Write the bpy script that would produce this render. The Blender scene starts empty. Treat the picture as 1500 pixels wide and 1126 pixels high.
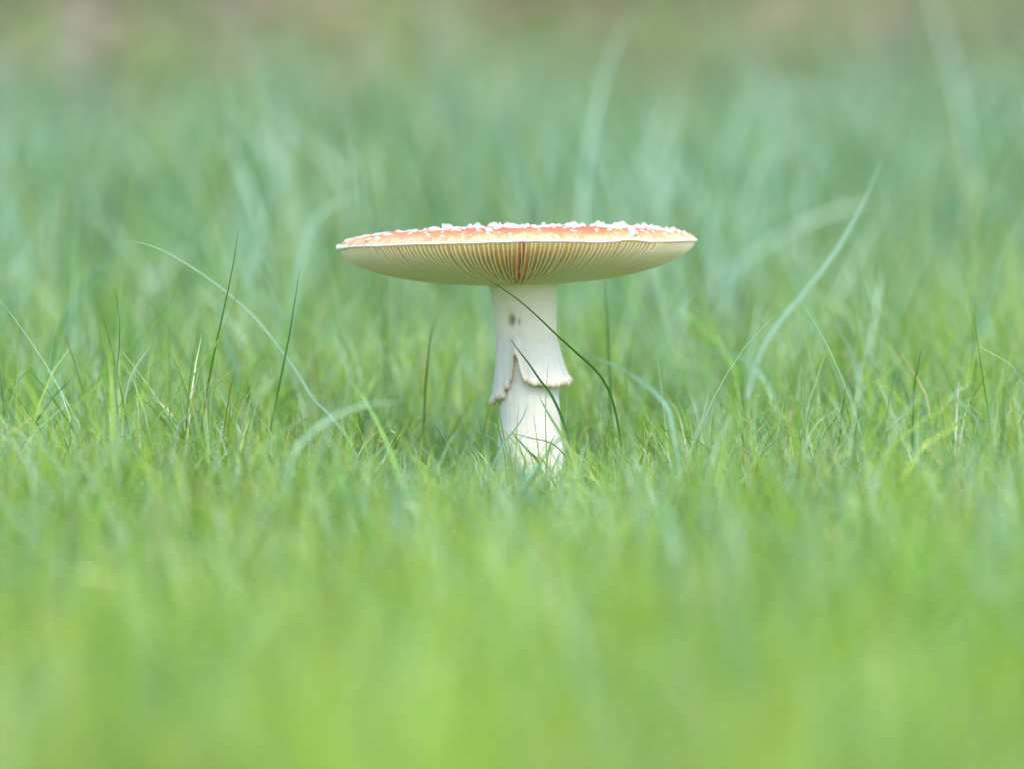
import bpy, math, random
import numpy as np
from mathutils import Vector, Matrix

R = math.radians
rng = np.random.default_rng(11)
random.seed(11)
scene = bpy.context.scene
COL = scene.collection

# ------------------------------------------------------------------ camera
CAM_Z = 0.108            # metres above the lawn
FPX = 8333.0             # focal length in photograph pixels (200 mm on a 36 mm wide sensor)
MX, MY = 0.0020, 2.400   # where the mushroom stands
HROW = 350.0             # photograph row of the horizon
cam_data = bpy.data.cameras.new('camera')
cam_data.lens = 200.0
cam_data.sensor_width = 36.0
cam_data.clip_start = 0.02
cam_data.clip_end = 2000.0
cam_data.dof.use_dof = True
cam_data.dof.focus_distance = 2.345
cam_data.dof.aperture_fstop = 5.0
cam_data.dof.aperture_blades = 0
cam = bpy.data.objects.new('camera', cam_data)
COL.objects.link(cam)
cam.location = (0, 0, CAM_Z)
PITCH = math.atan((563.0 - HROW) / FPX)
cam.rotation_euler = (R(90) - PITCH, 0, 0)
scene.camera = cam

# ------------------------------------------------------------------ sky and sun
SUN_EL, SUN_AZ = R(58), R(150)       # azimuth clockwise from +Y
world = bpy.data.worlds.new('World')
scene.world = world
world.use_nodes = True
wn = world.node_tree
wn.nodes.clear()
wo = wn.nodes.new('ShaderNodeOutputWorld')
bg = wn.nodes.new('ShaderNodeBackground')
sky = wn.nodes.new('ShaderNodeTexSky')
sky.sky_type = 'NISHITA'
sky.sun_disc = False
sky.sun_elevation = SUN_EL
sky.sun_rotation = SUN_AZ
sky.air_density = 1.0
sky.dust_density = 3.2
sky.ozone_density = 1.0
bg.inputs['Strength'].default_value = 0.15
wn.links.new(sky.outputs[0], bg.inputs['Color'])
wn.links.new(bg.outputs[0], wo.inputs['Surface'])

sun_data = bpy.data.lights.new('sun', 'SUN')
sun_data.energy = 1.5
sun_data.angle = R(40)
sun_data.color = (1.0, 0.95, 0.86)
sun = bpy.data.objects.new('sun', sun_data)
COL.objects.link(sun)
sd = Vector((math.sin(SUN_AZ) * math.cos(SUN_EL), math.cos(SUN_AZ) * math.cos(SUN_EL), math.sin(SUN_EL)))
sun.rotation_euler = (-sd).to_track_quat('-Z', 'Y').to_euler()
sun.location = sd * 20

scene.view_settings.view_transform = 'Standard'
scene.view_settings.look = 'None'
scene.view_settings.gamma = 1.0
scene.view_settings.use_curve_mapping = False
scene.view_settings.exposure = 1.80
scene.cycles.use_denoising = True
scene.cycles.max_bounces = 8
scene.cycles.transmission_bounces = 6
scene.cycles.diffuse_bounces = 5
scene.cycles.sample_clamp_indirect = 6.0

# ------------------------------------------------------------------ helpers
def tag(o, label=None, cat=None, group=None, kind=None):
    if label: o['label'] = label
    if cat: o['category'] = cat
    if group: o['group'] = group
    if kind: o['kind'] = kind
    return o

def smooth01(a, b, v):
    t = np.clip((np.asarray(v, float) - a) / (b - a), 0, 1)
    return t * t * (3 - 2 * t)

def vnoise(x, y, seed=0):
    """cheap smooth 2-D noise in -1..1 from a few rotated sines"""
    r = np.random.default_rng(100 + seed)
    s = 0.0
    for k in range(7):
        a = r.uniform(0, 2 * math.pi); f = r.uniform(0.6, 1.7); p = r.uniform(0, 6.28)
        s = s + np.sin((x * math.cos(a) + y * math.sin(a)) * f * 2 * math.pi + p)
    return s / 4.0

def terrain(x, y):
    x = np.asarray(x, float); y = np.asarray(y, float)
    near = 0.004 * vnoise(x * 1.3, y * 1.3, 1) * smooth01(0.2, 0.9, np.hypot(x, y - 2.4))
    bank = 0.75 * smooth01(5.0, 9.5, y + 0.35 * vnoise(x * 0.25, y * 0.1, 2)) + 0.06 * vnoise(x * 0.5, y * 0.5, 3) * smooth01(5, 7, y)
    hill = 6.0 * smooth01(9, 60, y)
    slope = 0.057 * (np.clip(y, -3.0, 6.0) - 2.4)        # the lawn climbs gently away from the camera
    return near + bank + hill + slope

def mesh_np(name, verts, faces, mat, col=None, smooth=True):
    """verts (N,3), faces (M,k) constant k"""
    verts = np.ascontiguousarray(verts, dtype=np.float32); faces = np.ascontiguousarray(faces, dtype=np.int32)
    me = bpy.data.meshes.new(name)
    n, k = faces.shape
    me.vertices.add(len(verts)); me.vertices.foreach_set('co', verts.ravel())
    me.loops.add(n * k); me.loops.foreach_set('vertex_index', faces.ravel())
    me.polygons.add(n)
    me.polygons.foreach_set('loop_start', np.arange(0, n * k, k, dtype=np.int32))
    me.polygons.foreach_set('loop_total', np.full(n, k, dtype=np.int32))
    if smooth: me.polygons.foreach_set('use_smooth', np.ones(n, dtype=bool))
    if col is not None:
        at = me.attributes.new('col', 'FLOAT_COLOR', 'POINT')
        c = np.ones((len(verts), 4), dtype=np.float32); c[:, :3] = col
        at.data.foreach_set('color', c.ravel())
    me.update(calc_edges=True)
    if mat: me.materials.append(mat)
    return me

def link(name, me, parent=None):
    o = bpy.data.objects.new(name, me)
    COL.objects.link(o)
    if parent: o.parent = parent
    return o

# ------------------------------------------------------------------ materials
def new_mat(name):
    m = bpy.data.materials.new(name); m.use_nodes = True
    nt = m.node_tree; nt.nodes.clear()
    out = nt.nodes.new('ShaderNodeOutputMaterial')
    return m, nt, out

def N(nt, t, **kw):
    n = nt.nodes.new(t)
    for k, v in kw.items(): setattr(n, k, v)
    return n

def attr_leaf_mat(name, trans=0.5, rough=0.42, spec=0.5, gain=(1.35, 1.45, 0.8), noise_scale=900, streak=0.25):
    """leaf: principled front plus translucent body, colour from the piece's own 'col' attribute"""
    m, nt, out = new_mat(name)
    at = N(nt, 'ShaderNodeAttribute', attribute_name='col')
    tc = N(nt, 'ShaderNodeTexCoord')
    no = N(nt, 'ShaderNodeTexNoise'); no.inputs['Scale'].default_value = noise_scale; no.inputs['Detail'].default_value = 3
    nt.links.new(tc.outputs['Object'], no.inputs['Vector'])
    mr = N(nt, 'ShaderNodeMapRange'); mr.inputs['To Min'].default_value = 1 - streak; mr.inputs['To Max'].default_value = 1 + streak
    nt.links.new(no.outputs['Fac'], mr.inputs['Value'])
    mul = N(nt, 'ShaderNodeVectorMath', operation='SCALE')
    nt.links.new(at.outputs['Color'], mul.inputs[0]); nt.links.new(mr.outputs[0], mul.inputs['Scale'])
    p = N(nt, 'ShaderNodeBsdfPrincipled')
    p.inputs['Roughness'].default_value = rough
    p.inputs['Specular IOR Level'].default_value = spec
    nt.links.new(mul.outputs[0], p.inputs['Base Color'])
    tv = N(nt, 'ShaderNodeVectorMath', operation='MULTIPLY'); tv.inputs[1].default_value = gain
    nt.links.new(mul.outputs[0], tv.inputs[0])
    tr = N(nt, 'ShaderNodeBsdfTranslucent'); nt.links.new(tv.outputs[0], tr.inputs['Color'])
    mx = N(nt, 'ShaderNodeMixShader'); mx.inputs[0].default_value = trans
    nt.links.new(p.outputs[0], mx.inputs[1]); nt.links.new(tr.outputs[0], mx.inputs[2])
    nt.links.new(mx.outputs[0], out.inputs['Surface'])
    return m

M_GRASS = attr_leaf_mat('grass_blade', 0.5, 0.42, 0.5, gain=(1.25, 1.3, 0.85))
M_TALL = attr_leaf_mat('tall_grass_blade', 0.4, 0.38, 0.6, gain=(1.25, 1.35, 0.9))
M_LITTER = attr_leaf_mat('dry_leaf', 0.25, 0.6, 0.3, gain=(1.2, 1.1, 0.8), noise_scale=120, streak=0.35)

def soil_mat():
    m, nt, out = new_mat('mossy_soil')
    tc = N(nt, 'ShaderNodeTexCoord')
    a = N(nt, 'ShaderNodeTexNoise'); a.inputs['Scale'].default_value = 3.0; a.inputs['Detail'].default_value = 8
    b = N(nt, 'ShaderNodeTexNoise'); b.inputs['Scale'].default_value = 90.0; b.inputs['Detail'].default_value = 8
    for t in (a, b): nt.links.new(tc.outputs['Object'], t.inputs['Vector'])
    cr = N(nt, 'ShaderNodeValToRGB')
    e = cr.color_ramp.elements
    e[0].position = 0.35; e[0].color = (0.045, 0.075, 0.02, 1)
    e[1].position = 0.62; e[1].color = (0.10, 0.14, 0.035, 1)
    x = cr.color_ramp.elements.new(0.72); x.color = (0.12, 0.10, 0.055, 1)
    nt.links.new(a.outputs['Fac'], cr.inputs[0])
    mrr = N(nt, 'ShaderNodeMapRange'); mrr.inputs['To Min'].default_value = 0.5; mrr.inputs['To Max'].default_value = 1.5
    nt.links.new(b.outputs['Fac'], mrr.inputs['Value'])
    sc = N(nt, 'ShaderNodeVectorMath', operation='SCALE')
    nt.links.new(cr.outputs[0], sc.inputs[0]); nt.links.new(mrr.outputs[0], sc.inputs['Scale'])
    bu = N(nt, 'ShaderNodeBump'); bu.inputs['Strength'].default_value = 0.8; bu.inputs['Distance'].default_value = 0.01
    nt.links.new(b.outputs['Fac'], bu.inputs['Height'])
    p = N(nt, 'ShaderNodeBsdfPrincipled'); p.inputs['Roughness'].default_value = 0.95
    nt.links.new(sc.outputs[0], p.inputs['Base Color']); nt.links.new(bu.outputs[0], p.inputs['Normal'])
    nt.links.new(p.outputs[0], out.inputs['Surface'])
    return m

# ------------------------------------------------------------------ ground: one sheet to the horizon
def build_ground():
    xs = np.concatenate([np.linspace(-700, -30, 12), np.linspace(-25, -4, 22), np.linspace(-3.6, 3.6, 73), np.linspace(4, 25, 22), np.linspace(30, 700, 12)])
    ys = np.concatenate([np.linspace(-300, -8, 10), np.linspace(-6, -0.4, 15), np.linspace(0, 10, 101), np.linspace(10.5, 70, 60), np.linspace(80, 1200, 20)])
    X, Y = np.meshgrid(xs, ys)
    V = np.stack([X, Y, terrain(X, Y)], -1).reshape(-1, 3)
    nx = len(xs); i, j = np.meshgrid(np.arange(nx - 1), np.arange(len(ys) - 1))
    a = (j * nx + i).ravel()
    F = np.stack([a, a + 1, a + 1 + nx, a + nx], -1)
    o = link('ground', mesh_np('ground', V, F, soil_mat()))
    tag(o, 'mossy lawn soil rising to a low bank behind the mushroom', kind='structure')
build_ground()

# ------------------------------------------------------------------ grass as stuff
def blade_field(name, x, y, L, W, az, lean, curl, tw, color, mat, S=5, tipcol=None):
    n = len(x)
    z = terrain(x, y) - 0.002
    P = np.zeros((n, S + 1, 2, 3), dtype=np.float64)
    pos = np.stack([x, y, z], -1)
    dx, dy = np.cos(az), np.sin(az)
    for k in range(S + 1):
        t = k / S
        phi = lean + curl * t * t
        # frame
        tang = np.stack([np.sin(phi) * dx, np.sin(phi) * dy, np.cos(phi)], -1)
        if k: pos = pos + 0.5 * (tang + ptang) * (L / S)[:, None]
        ptang = tang
        perp = np.stack([-dy, dx, np.zeros(n)], -1)
        nor = np.cross(tang, perp)
        a = tw * (0.4 + 0.6 * t)
        side = perp * np.cos(a)[:, None] + nor * np.sin(a)[:, None]
        w = W * 0.5 * max(0.03, (1 - t) ** 0.65 if t > 0.15 else 0.8 + 0.6 * t)
        P[:, k, 0] = pos - side * w[:, None]
        P[:, k, 1] = pos + side * w[:, None]
    V = P.reshape(-1, 3)
    base = (np.arange(n) * (S + 1) * 2)[:, None]
    k = np.arange(S)[None, :] * 2
    a = base + k
    F = np.stack([a, a + 1, a + 3, a + 2], -1).reshape(-1, 4)
    C = np.repeat(color[:, None, :], (S + 1) * 2, axis=1)
    if tipcol is not None:
        m, tc_ = tipcol
        C = C.reshape(n, S + 1, 2, 3)
        C[m, S] = tc_; C[m, S - 1] = 0.5 * C[m, S - 1] + 0.5 * np.array(tc_)
    return link(name, mesh_np(name, V, F, mat, C.reshape(-1, 3)))

def in_px(x, y, z):
    return 750 + x * FPX / y, HROW - (z - CAM_Z) * FPX / y

def lawn_colors(x, y, n):
    c1 = np.array([0.125, 0.28, 0.024]); c2 = np.array([0.26, 0.38, 0.032]); c3 = np.array([0.115, 0.25, 0.125])
    t = np.clip(0.45 + 0.3 * (1 - smooth01(1.5, 2.2, y)) + 0.35 * vnoise(x * 3.2, y * 1.6, 5) + 0.4 * vnoise(x * 8, y * 2.6, 15) + rng.normal(0, 0.3, n), 0, 1)[:, None]
    c = c1 * (1 - t) + c2 * t
    c = c * (1 + 0.16 * vnoise(x * 6.5, y * 2.2, 16))[:, None]
    u = (rng.random(n) < 0.16 + 0.08 * smooth01(1.6, 2.5, y))[:, None]
    c = np.where(u, c3, c)
    c *= np.where(rng.random(n) < 0.06 + 0.24 * smooth01(1.7, 2.2, y), rng.uniform(0.35, 0.7, n), rng.uniform(0.8, 1.25, n))[:, None]
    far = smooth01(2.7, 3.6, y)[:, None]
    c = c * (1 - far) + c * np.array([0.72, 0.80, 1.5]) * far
    dead = (rng.random(n) < 0.04 + 0.22 * (vnoise(x * 5.2, y * 4.0, 6) > 0.95))[:, None]
    c = np.where(dead, np.array([0.36, 0.33, 0.15]) * rng.uniform(0.7, 1.15, n)[:, None], c)
    pale = (rng.random(n) < 0.10 + 0.10 * smooth01(1.7, 1.95, y))[:, None]
    c = np.where(pale, np.array([0.29, 0.43, 0.30]) * rng.uniform(0.8, 1.1, n)[:, None], c)
    return c

def scatter(n, x0, x1, y0, y1):
    return rng.uniform(x0, x1, n), rng.uniform(y0, y1, n)

def build_lawn():
    xs, ys = [], []
    for (n, a, b, c, d) in ((7000, -0.42, 0.42, 0.35, 1.3), (46000, -0.45, 0.45, 1.3, 2.15), (34000, -0.5, 0.5, 2.15, 2.75),
                            (26000, -0.75, 0.75, 2.75, 4.2), (14000, -3.2, -0.5, -0.6, 5.2), (14000, 0.5, 3.2, -0.6, 5.2), (12000, -1.0, 1.0, 4.2, 5.8),
                            (1500, -0.5, 0.5, -0.8, 0.35)):
        x, y = scatter(n, a, b, c, d); xs.append(x); ys.append(y)
    x = np.concatenate(xs); y = np.concatenate(ys)
    # not through the stem, not in front of the lens
    keep = np.hypot(x - 0.005, y - 2.4) > 0.016
    keep &= np.hypot(x, y) > 0.12
    x, y = x[keep], y[keep]; n = len(x)
    L = np.clip(rng.gamma(9, 0.0042, n), 0.012, 0.075) * (1 + 0.15 * vnoise(x * 1.6, y * 1.6, 7) + 0.2 * vnoise(x * 9, y * 7, 8))
    # a few longer blades
    lg = rng.random(n) < 0.07
    L[lg] *= rng.uniform(1.2, 2.1, lg.sum())
    # grass gets longer towards the back
    L *= 1 + 0.7 * smooth01(2.5, 4.0, y)
    L *= 1 + 0.22 * smooth01(2.0, 2.2, y) - 0.27 * smooth01(2.2, 2.28, y) * (1 - smooth01(2.44, 2.6, y)) * (1 - smooth01(2.5, 2.9, y))
    # trodden, short patch in front of and around the mushroom
    short = np.exp(-((x - 0.005) / 0.07) ** 2) * smooth01(1.1, 1.7, y) * (1 - smooth01(2.5, 2.7, y))
    L *= 1 - short * (0.0 + 0.40 * smooth01(1.9, 2.2, y))
    nearc = (np.abs(x - 0.002) < 0.11) & (y > 2.25) & (y < 2.6)
    L[nearc] = np.minimum(L[nearc], 0.06)
    L = np.where(y < 1.9, np.minimum(L, 0.07 + 0.01 * rng.random(n)), L)
    W = rng.uniform(0.0007, 0.0018, n) * (1 + 0.5 * smooth01(2.9, 4.0, y))
    W = np.where(np.abs(x) > 0.75, W * 1.7, W)
    az = rng.uniform(0, 2 * math.pi, n); lean = np.abs(rng.normal(0.12, 0.30 + 0.12 * smooth01(1.9, 2.2, y), n)); curl = rng.gamma(2.0, 0.35, n)
    lean = np.minimum(lean, 0.9); curl = np.minimum(curl, 1.9)
    tw = rng.uniform(-1.6, 1.6, n)
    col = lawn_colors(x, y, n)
    L = np.where(y < 2.6, np.minimum(L, 0.085), L)
    # blades do not grow through or against the mushroom's cap
    ph = lean + curl * 0.45
    tx, ty, tz = x + np.sin(ph) * np.cos(az) * L, y + np.sin(ph) * np.sin(az) * L, np.cos(ph) * L
    hit = (np.hypot(tx - MX, ty - MY) < 0.105) | ((np.abs(tx - MX) < 0.10) & (y < 2.40) & (y > 1.2))
    L = np.where(hit, np.minimum(L, np.where(y > 2.2, 0.048, 0.075)), L)
    tips = rng.random(n) < 0.18
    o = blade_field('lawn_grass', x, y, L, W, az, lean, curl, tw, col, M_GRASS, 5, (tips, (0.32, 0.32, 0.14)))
    tag(o, 'short bright green lawn grass all around the mushroom', 'grass', kind='stuff')
build_lawn()

def build_bent():
    # long soft bluish blades leaning every way through the turf
    xs, ys = [], []
    for (n, hx, y0, y1) in ((380, 0.34, 1.65, 2.22), (430, 0.42, 2.22, 2.56), (480, 0.60, 2.58, 3.25)):
        x, y = scatter(n, -hx, hx, y0, y1); xs.append(x); ys.append(y)
    x, y = scatter(120, MX - 0.06, MX + 0.06, 1.95, 2.24); xs.append(x); ys.append(y)
    x = np.concatenate(xs); y = np.concatenate(ys); n = len(x)
    front = y < 2.2
    L = np.where(front, rng.uniform(0.035, 0.078, n), np.where(y < 2.57, rng.uniform(0.04, 0.115, n), rng.uniform(0.055, 0.13, n)))
    W = np.where(np.abs(y - 2.39) < 0.18, rng.uniform(0.0006, 0.0012, n), rng.uniform(0.0012, 0.0030, n))
    az = np.where(rng.random(n) < 0.5, 0.0, math.pi) + rng.normal(0, 0.7, n)
    lean = np.minimum(np.abs(rng.normal(0.35, 0.28, n)), 1.0); curl = np.minimum(rng.gamma(2.0, 0.35, n), 1.6) * np.where(np.abs(y - 2.39) < 0.18, 0.45, 1.0)
    ph = lean + curl * 0.45
    tx, ty = x + np.sin(ph) * np.cos(az) * L, y + np.sin(ph) * np.sin(az) * L
    bad = (np.hypot(tx - MX, ty - MY) < 0.11) | (np.hypot(x - MX, y - MY) < 0.09) | ((np.minimum(np.abs(tx - MX), np.abs(x - MX)) < 0.03) & (y < 2.42) & (HROW - (terrain(x, y) + np.cos(ph) * L - CAM_Z) * FPX / y < 615))
    bad |= (np.minimum(np.abs(tx - MX), np.abs(x - MX)) < 0.085) & (y < 2.42) & (HROW - (terrain(x, y) + np.cos(ph) * L - CAM_Z) * FPX / y < 450)
    k = ~bad
    t = rng.random(n)[:, None]
    c = np.array([0.17, 0.33, 0.23]) * t + np.array([0.26, 0.42, 0.30]) * (1 - t)
    c = np.where((rng.random(n) < np.where(np.abs(y - 2.39) < 0.18, 0.55, 0.25))[:, None], np.array([0.09, 0.22, 0.03]) * rng.uniform(0.6, 1.6, n)[:, None], c)
    o = blade_field('bent_grass', x[k], y[k], L[k], W[k], az[k], lean[k], curl[k], rng.uniform(-1.0, 1.0, n)[k], c[k], M_TALL, 8)
    tag(o, 'long pale bluish bent grass blades leaning through the lawn', 'grass', kind='stuff')
build_bent()

def build_tall():
    # bluish, wider and taller meadow grass behind the lawn, in loose tufts
    xs, ys = [], []
    for _ in range(620):
        d = random.random()
        cy = 2.95 + 2.5 * d ** 0.8
        cx = random.uniform(-0.35 - 0.17 * cy, 0.35 + 0.17 * cy)
        k = random.randint(9, 20)
        xs.append(rng.normal(cx, 0.035, k)); ys.append(rng.normal(cy, 0.035, k))
    for _ in range(380):
        cy = random.uniform(2.9, 5.8)
        cx = random.choice((-1, 1)) * random.uniform(0.9, 3.2)
        k = random.randint(7, 14)
        xs.append(rng.normal(cx, 0.05, k)); ys.append(rng.normal(cy, 0.05, k))
    x = np.concatenate(xs); y = np.concatenate(ys); n = len(x)
    L = rng.uniform(0.07, 0.17, n) * (1.0 - 0.25 * smooth01(4.0, 5.6, y)) * np.where(rng.random(n) < 0.06, 1.4, 1.0)
    W = rng.uniform(0.0014, 0.0038, n)
    az = rng.uniform(0, 2 * math.pi, n); lean = np.minimum(np.abs(rng.normal(0.28, 0.32, n)), 1.0); curl = rng.gamma(2.2, 0.33, n)
    tw = rng.uniform(-1.5, 1.5, n)
    t = rng.random(n)[:, None]
    c = np.array([0.065, 0.165, 0.095]) * (1 - t) + np.array([0.125, 0.255, 0.175]) * t
    c = np.where((rng.random(n) < 0.3)[:, None], np.array([0.12, 0.22, 0.05]), c)
    c = np.where((rng.random(n) < 0.06)[:, None], np.array([0.30, 0.27, 0.14]), c)
    c *= np.where(rng.random(n) < 0.15, rng.uniform(0.45, 0.7, n), rng.uniform(0.85, 1.25, n))[:, None]
    glint = rng.random(n) < 0.16
    c[glint] = np.array([0.31, 0.46, 0.38]); W = np.where(glint, W * 1.4 + 0.0005, W)  # highlights painted in: some blades get a pale teal colour
    o = blade_field('meadow_grass', x, y, L, W, az, lean, np.minimum(curl, 2.0), tw, c, M_TALL, 7)
    tag(o, 'tall bluish green meadow grass growing behind the lawn', 'grass', kind='stuff')
build_tall()

def build_litter():
    # fallen leaves, moss cushions' fronds and thin grass on the bank
    n = 26000
    x = rng.uniform(-4.5, 4.5, n); y = 5.2 + 6.5 * rng.random(n) ** 1.2
    z = terrain(x, y) + rng.uniform(0.0, 0.03, n)
    s = rng.uniform(0.012, 0.034, n)
    prof = np.array([[-1, 0, 0], [-0.45, 0.42, 0.12], [0.35, 0.4, 0.1], [1, 0, 0.25], [0.35, -0.4, 0.1], [-0.45, -0.42, 0.12]])
    a = rng.uniform(0, 6.28, n); tl = rng.normal(0, 0.6, n); tl2 = rng.normal(0.35, 0.5, n)
    P = prof[None] * s[:, None, None]
    ca, sa = np.cos(a)[:, None], np.sin(a)[:, None]
    X = P[..., 0] * ca - P[..., 1] * sa; Y = P[..., 0] * sa + P[..., 1] * ca; Z = P[..., 2]
    c1, s1 = np.cos(tl)[:, None], np.sin(tl)[:, None]; X, Z = X * c1 + Z * s1, -X * s1 + Z * c1
    c2, s2 = np.cos(tl2)[:, None], np.sin(tl2)[:, None]; Y, Z = Y * c2 - Z * s2, Y * s2 + Z * c2
    V = np.stack([X + x[:, None], Y + y[:, None], Z + z[:, None] + 0.012], -1).reshape(-1, 3)
    b = (np.arange(n) * 6)[:, None]
    F = np.concatenate([b + np.array([0, 1, 4, 5]), b + np.array([1, 2, 3, 4])]).reshape(-1, 4)
    pal = np.array([[0.20, 0.13, 0.085], [0.22, 0.16, 0.13], [0.17, 0.15, 0.12], [0.22, 0.20, 0.19], [0.14, 0.17, 0.05], [0.10, 0.14, 0.04], [0.24, 0.16, 0.13]])
    kind = np.clip((2.5 + 2.4 * vnoise(x * 1.5, y * 0.7, 9) + 0.9 * np.clip(x, -1, 1) + rng.normal(0, 1.3, n)).astype(int), 0, 6)
    c = (0.9 * pal[kind] + 0.1 * np.array([0.13, 0.14, 0.075])) * (rng.uniform(0.55, 0.95, n) * (0.95 + 0.4 * vnoise(x * 1.4, y * 0.8, 31)))[:, None]
    o = link('leaf_litter', mesh_np('leaf_litter', V, F, M_LITTER, np.repeat(c, 6, axis=0)))
    tag(o, 'brown and olive fallen leaves covering the bank behind the grass', 'leaves', kind='stuff')
    n = 16000
    x = rng.uniform(-4.5, 4.5, n); y = 5.0 + 6.5 * rng.random(n)
    k = vnoise(x * 1.3, y * 0.8, 12) > 0.15
    x, y = x[k], y[k]; n = len(x)
    t = rng.random(n)[:, None]
    c = (np.array([0.09, 0.14, 0.03]) * t + np.array([0.09, 0.16, 0.08]) * (1 - t)) * rng.uniform(0.8, 1.2, n)[:, None]
    o = blade_field('bank_grass', x, y, rng.uniform(0.07, 0.26, n), rng.uniform(0.003, 0.006, n), rng.uniform(0, 6.28, n), np.abs(rng.normal(0.2, 0.25, n)),
                    rng.gamma(2, 0.4, n), rng.uniform(-1.5, 1.5, n), c, M_TALL, 4)
    tag(o, 'thin olive green grass growing between leaves on the bank', 'grass', kind='stuff')
build_litter()

# ------------------------------------------------------------------ the mushroom
CAPR = 0.0750
RIMZ = CAM_Z - 0.0022        # rim height over the lawn

def cap_deform(x, y, z):
    """the cap's own lean and the waves of its margin"""
    r = np.hypot(x, y) / CAPR; th = np.arctan2(y, x)
    w = smooth01(0.45, 1.0, r)
    dz = x * 0.019 - y * 0.013
    dz = dz + w * (0.0003 * np.sin(3 * th + 0.6) + 0.00012 * np.sin(5 * th + 2.0) + 0.00008 * np.sin(11 * th))
    dn = (th + 0.89) / 0.10
    dz = dz + w * 0.0007 * np.exp(-dn * dn) - w * 0.0004 * np.exp(-((th + 1.08) / 0.10) ** 2)
    dr = 1 + w * (0.010 * np.sin(2 * th + 1.0) + 0.006 * np.sin(5 * th) + 0.003 * np.sin(9 * th + 1))
    return x * dr, y * dr, z + dz

TOP_R = np.array([0, 0.15, 0.3, 0.45, 0.6, 0.72, 0.82, 0.89, 0.94, 0.97, 0.988, 0.998])
TOP_Z = np.array([7.3, 7.25, 7.0, 6.7, 6.3, 5.8, 5.1, 4.35, 3.5, 2.7, 1.7, 0.6]) * 1e-3
FL_R = np.array([0.1, 0.2, 0.35, 0.5, 0.65, 0.8, 0.9, 0.96, 0.992])
FL_Z = np.array([-13.6, -13.3, -12.4, -11.1, -9.3, -6.5, -4.0, -2.0, -0.55]) * 1e-3
GB_R = np.array([0.14, 0.2, 0.3, 0.4, 0.55, 0.68, 0.79, 0.87, 0.925, 0.96, 0.982, 0.994])
GB_Z = np.array([-17.2, -17.1, -16.8, -16.3, -15.0, -13.1, -10.9, -8.6, -6.3, -4.3, -2.4, -0.8]) * 1e-3

FL_R = np.array([0.1, 0.2, 0.35, 0.5, 0.65, 0.75, 0.84, 0.9, 0.945, 0.972, 0.992])
FL_Z = np.minimum(np.interp(FL_R, GB_R, GB_Z) + 0.0027 * np.clip((1.03 - FL_R) / 0.16, 0.0, 1.0), -0.0005)

def cap_mat():
    m, nt, out = new_mat('cap_skin')
    at = N(nt, 'ShaderNodeAttribute', attribute_name='col')       # r: radius, g: angle
    sx = N(nt, 'ShaderNodeSeparateColor'); nt.links.new(at.outputs['Color'], sx.inputs[0])
    tc = N(nt, 'ShaderNodeTexCoord')
    # radial streaks: noise in (angle, radius) space
    cmb = N(nt, 'ShaderNodeCombineXYZ')
    ma = N(nt, 'ShaderNodeMath', operation='MULTIPLY'); ma.inputs[1].default_value = 260.0
    mb = N(nt, 'ShaderNodeMath', operation='MULTIPLY'); mb.inputs[1].default_value = 14.0
    nt.links.new(sx.outputs[1], ma.inputs[0]); nt.links.new(sx.outputs[0], mb.inputs[0])
    nt.links.new(ma.outputs[0], cmb.inputs[0]); nt.links.new(mb.outputs[0], cmb.inputs[1])
    st = N(nt, 'ShaderNodeTexNoise'); st.inputs['Scale'].default_value = 1.0; st.inputs['Detail'].default_value = 3
    nt.links.new(cmb.outputs[0], st.inputs['Vector'])
    big = N(nt, 'ShaderNodeTexNoise'); big.inputs['Scale'].default_value = 55; big.inputs['Detail'].default_value = 4
    nt.links.new(tc.outputs['Object'], big.inputs['Vector'])
    def madd(a, k, c):
        x = N(nt, 'ShaderNodeMath', operation='MULTIPLY_ADD'); x.inputs[1].default_value = k
        nt.links.new(a, x.inputs[0])
        if isinstance(c, float): x.inputs[2].default_value = c
        else: nt.links.new(c, x.inputs[2])
        return x.outputs[0]
    v = madd(st.outputs['Fac'], 0.16, sx.outputs[0])
    v = madd(big.outputs['Fac'], 0.10, v)
    v = madd(v, 1.0, -0.13)
    cr = N(nt, 'ShaderNodeValToRGB')
    els = [(0.0, (0.38, 0.055, 0.02)), (0.76, (0.42, 0.085, 0.026)), (0.87, (0.44, 0.125, 0.04)), (0.93, (0.46, 0.18, 0.065)), (0.97, (0.48, 0.25, 0.135)), (1.0, (0.54, 0.38, 0.24))]
    e = cr.color_ramp.elements
    e[0].position, e[0].color = els[0][0], (*els[0][1], 1)
    e[1].position, e[1].color = els[-1][0], (*els[-1][1], 1)
    for p_, c_ in els[1:-1]:
        q = e.new(p_); q.color = (*c_, 1)
    nt.links.new(v, cr.inputs[0])
    bu = N(nt, 'ShaderNodeBump'); bu.inputs['Strength'].default_value = 0.35; bu.inputs['Distance'].default_value = 0.0006
    nt.links.new(st.outputs['Fac'], bu.inputs['Height'])
    p = N(nt, 'ShaderNodeBsdfPrincipled')
    p.inputs['Roughness'].default_value = 0.5
    p.inputs['Specular IOR Level'].default_value = 0.25
    p.inputs['Subsurface Weight'].default_value = 0.35
    p.inputs['Subsurface Radius'].default_value = (1.0, 0.45, 0.2)
    p.inputs['Subsurface Scale'].default_value = 0.003
    nt.links.new(cr.outputs[0], p.inputs['Base Color']); nt.links.new(bu.outputs[0], p.inputs['Normal'])
    tr = N(nt, 'ShaderNodeBsdfTranslucent'); nt.links.new(cr.outputs[0], tr.inputs['Color'])
    mx = N(nt, 'ShaderNodeMixShader'); mx.inputs[0].default_value = 0.25
    nt.links.new(p.outputs[0], mx.inputs[1]); nt.links.new(tr.outputs[0], mx.inputs[2])
    nt.links.new(mx.outputs[0], out.inputs['Surface'])
    return m

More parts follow.
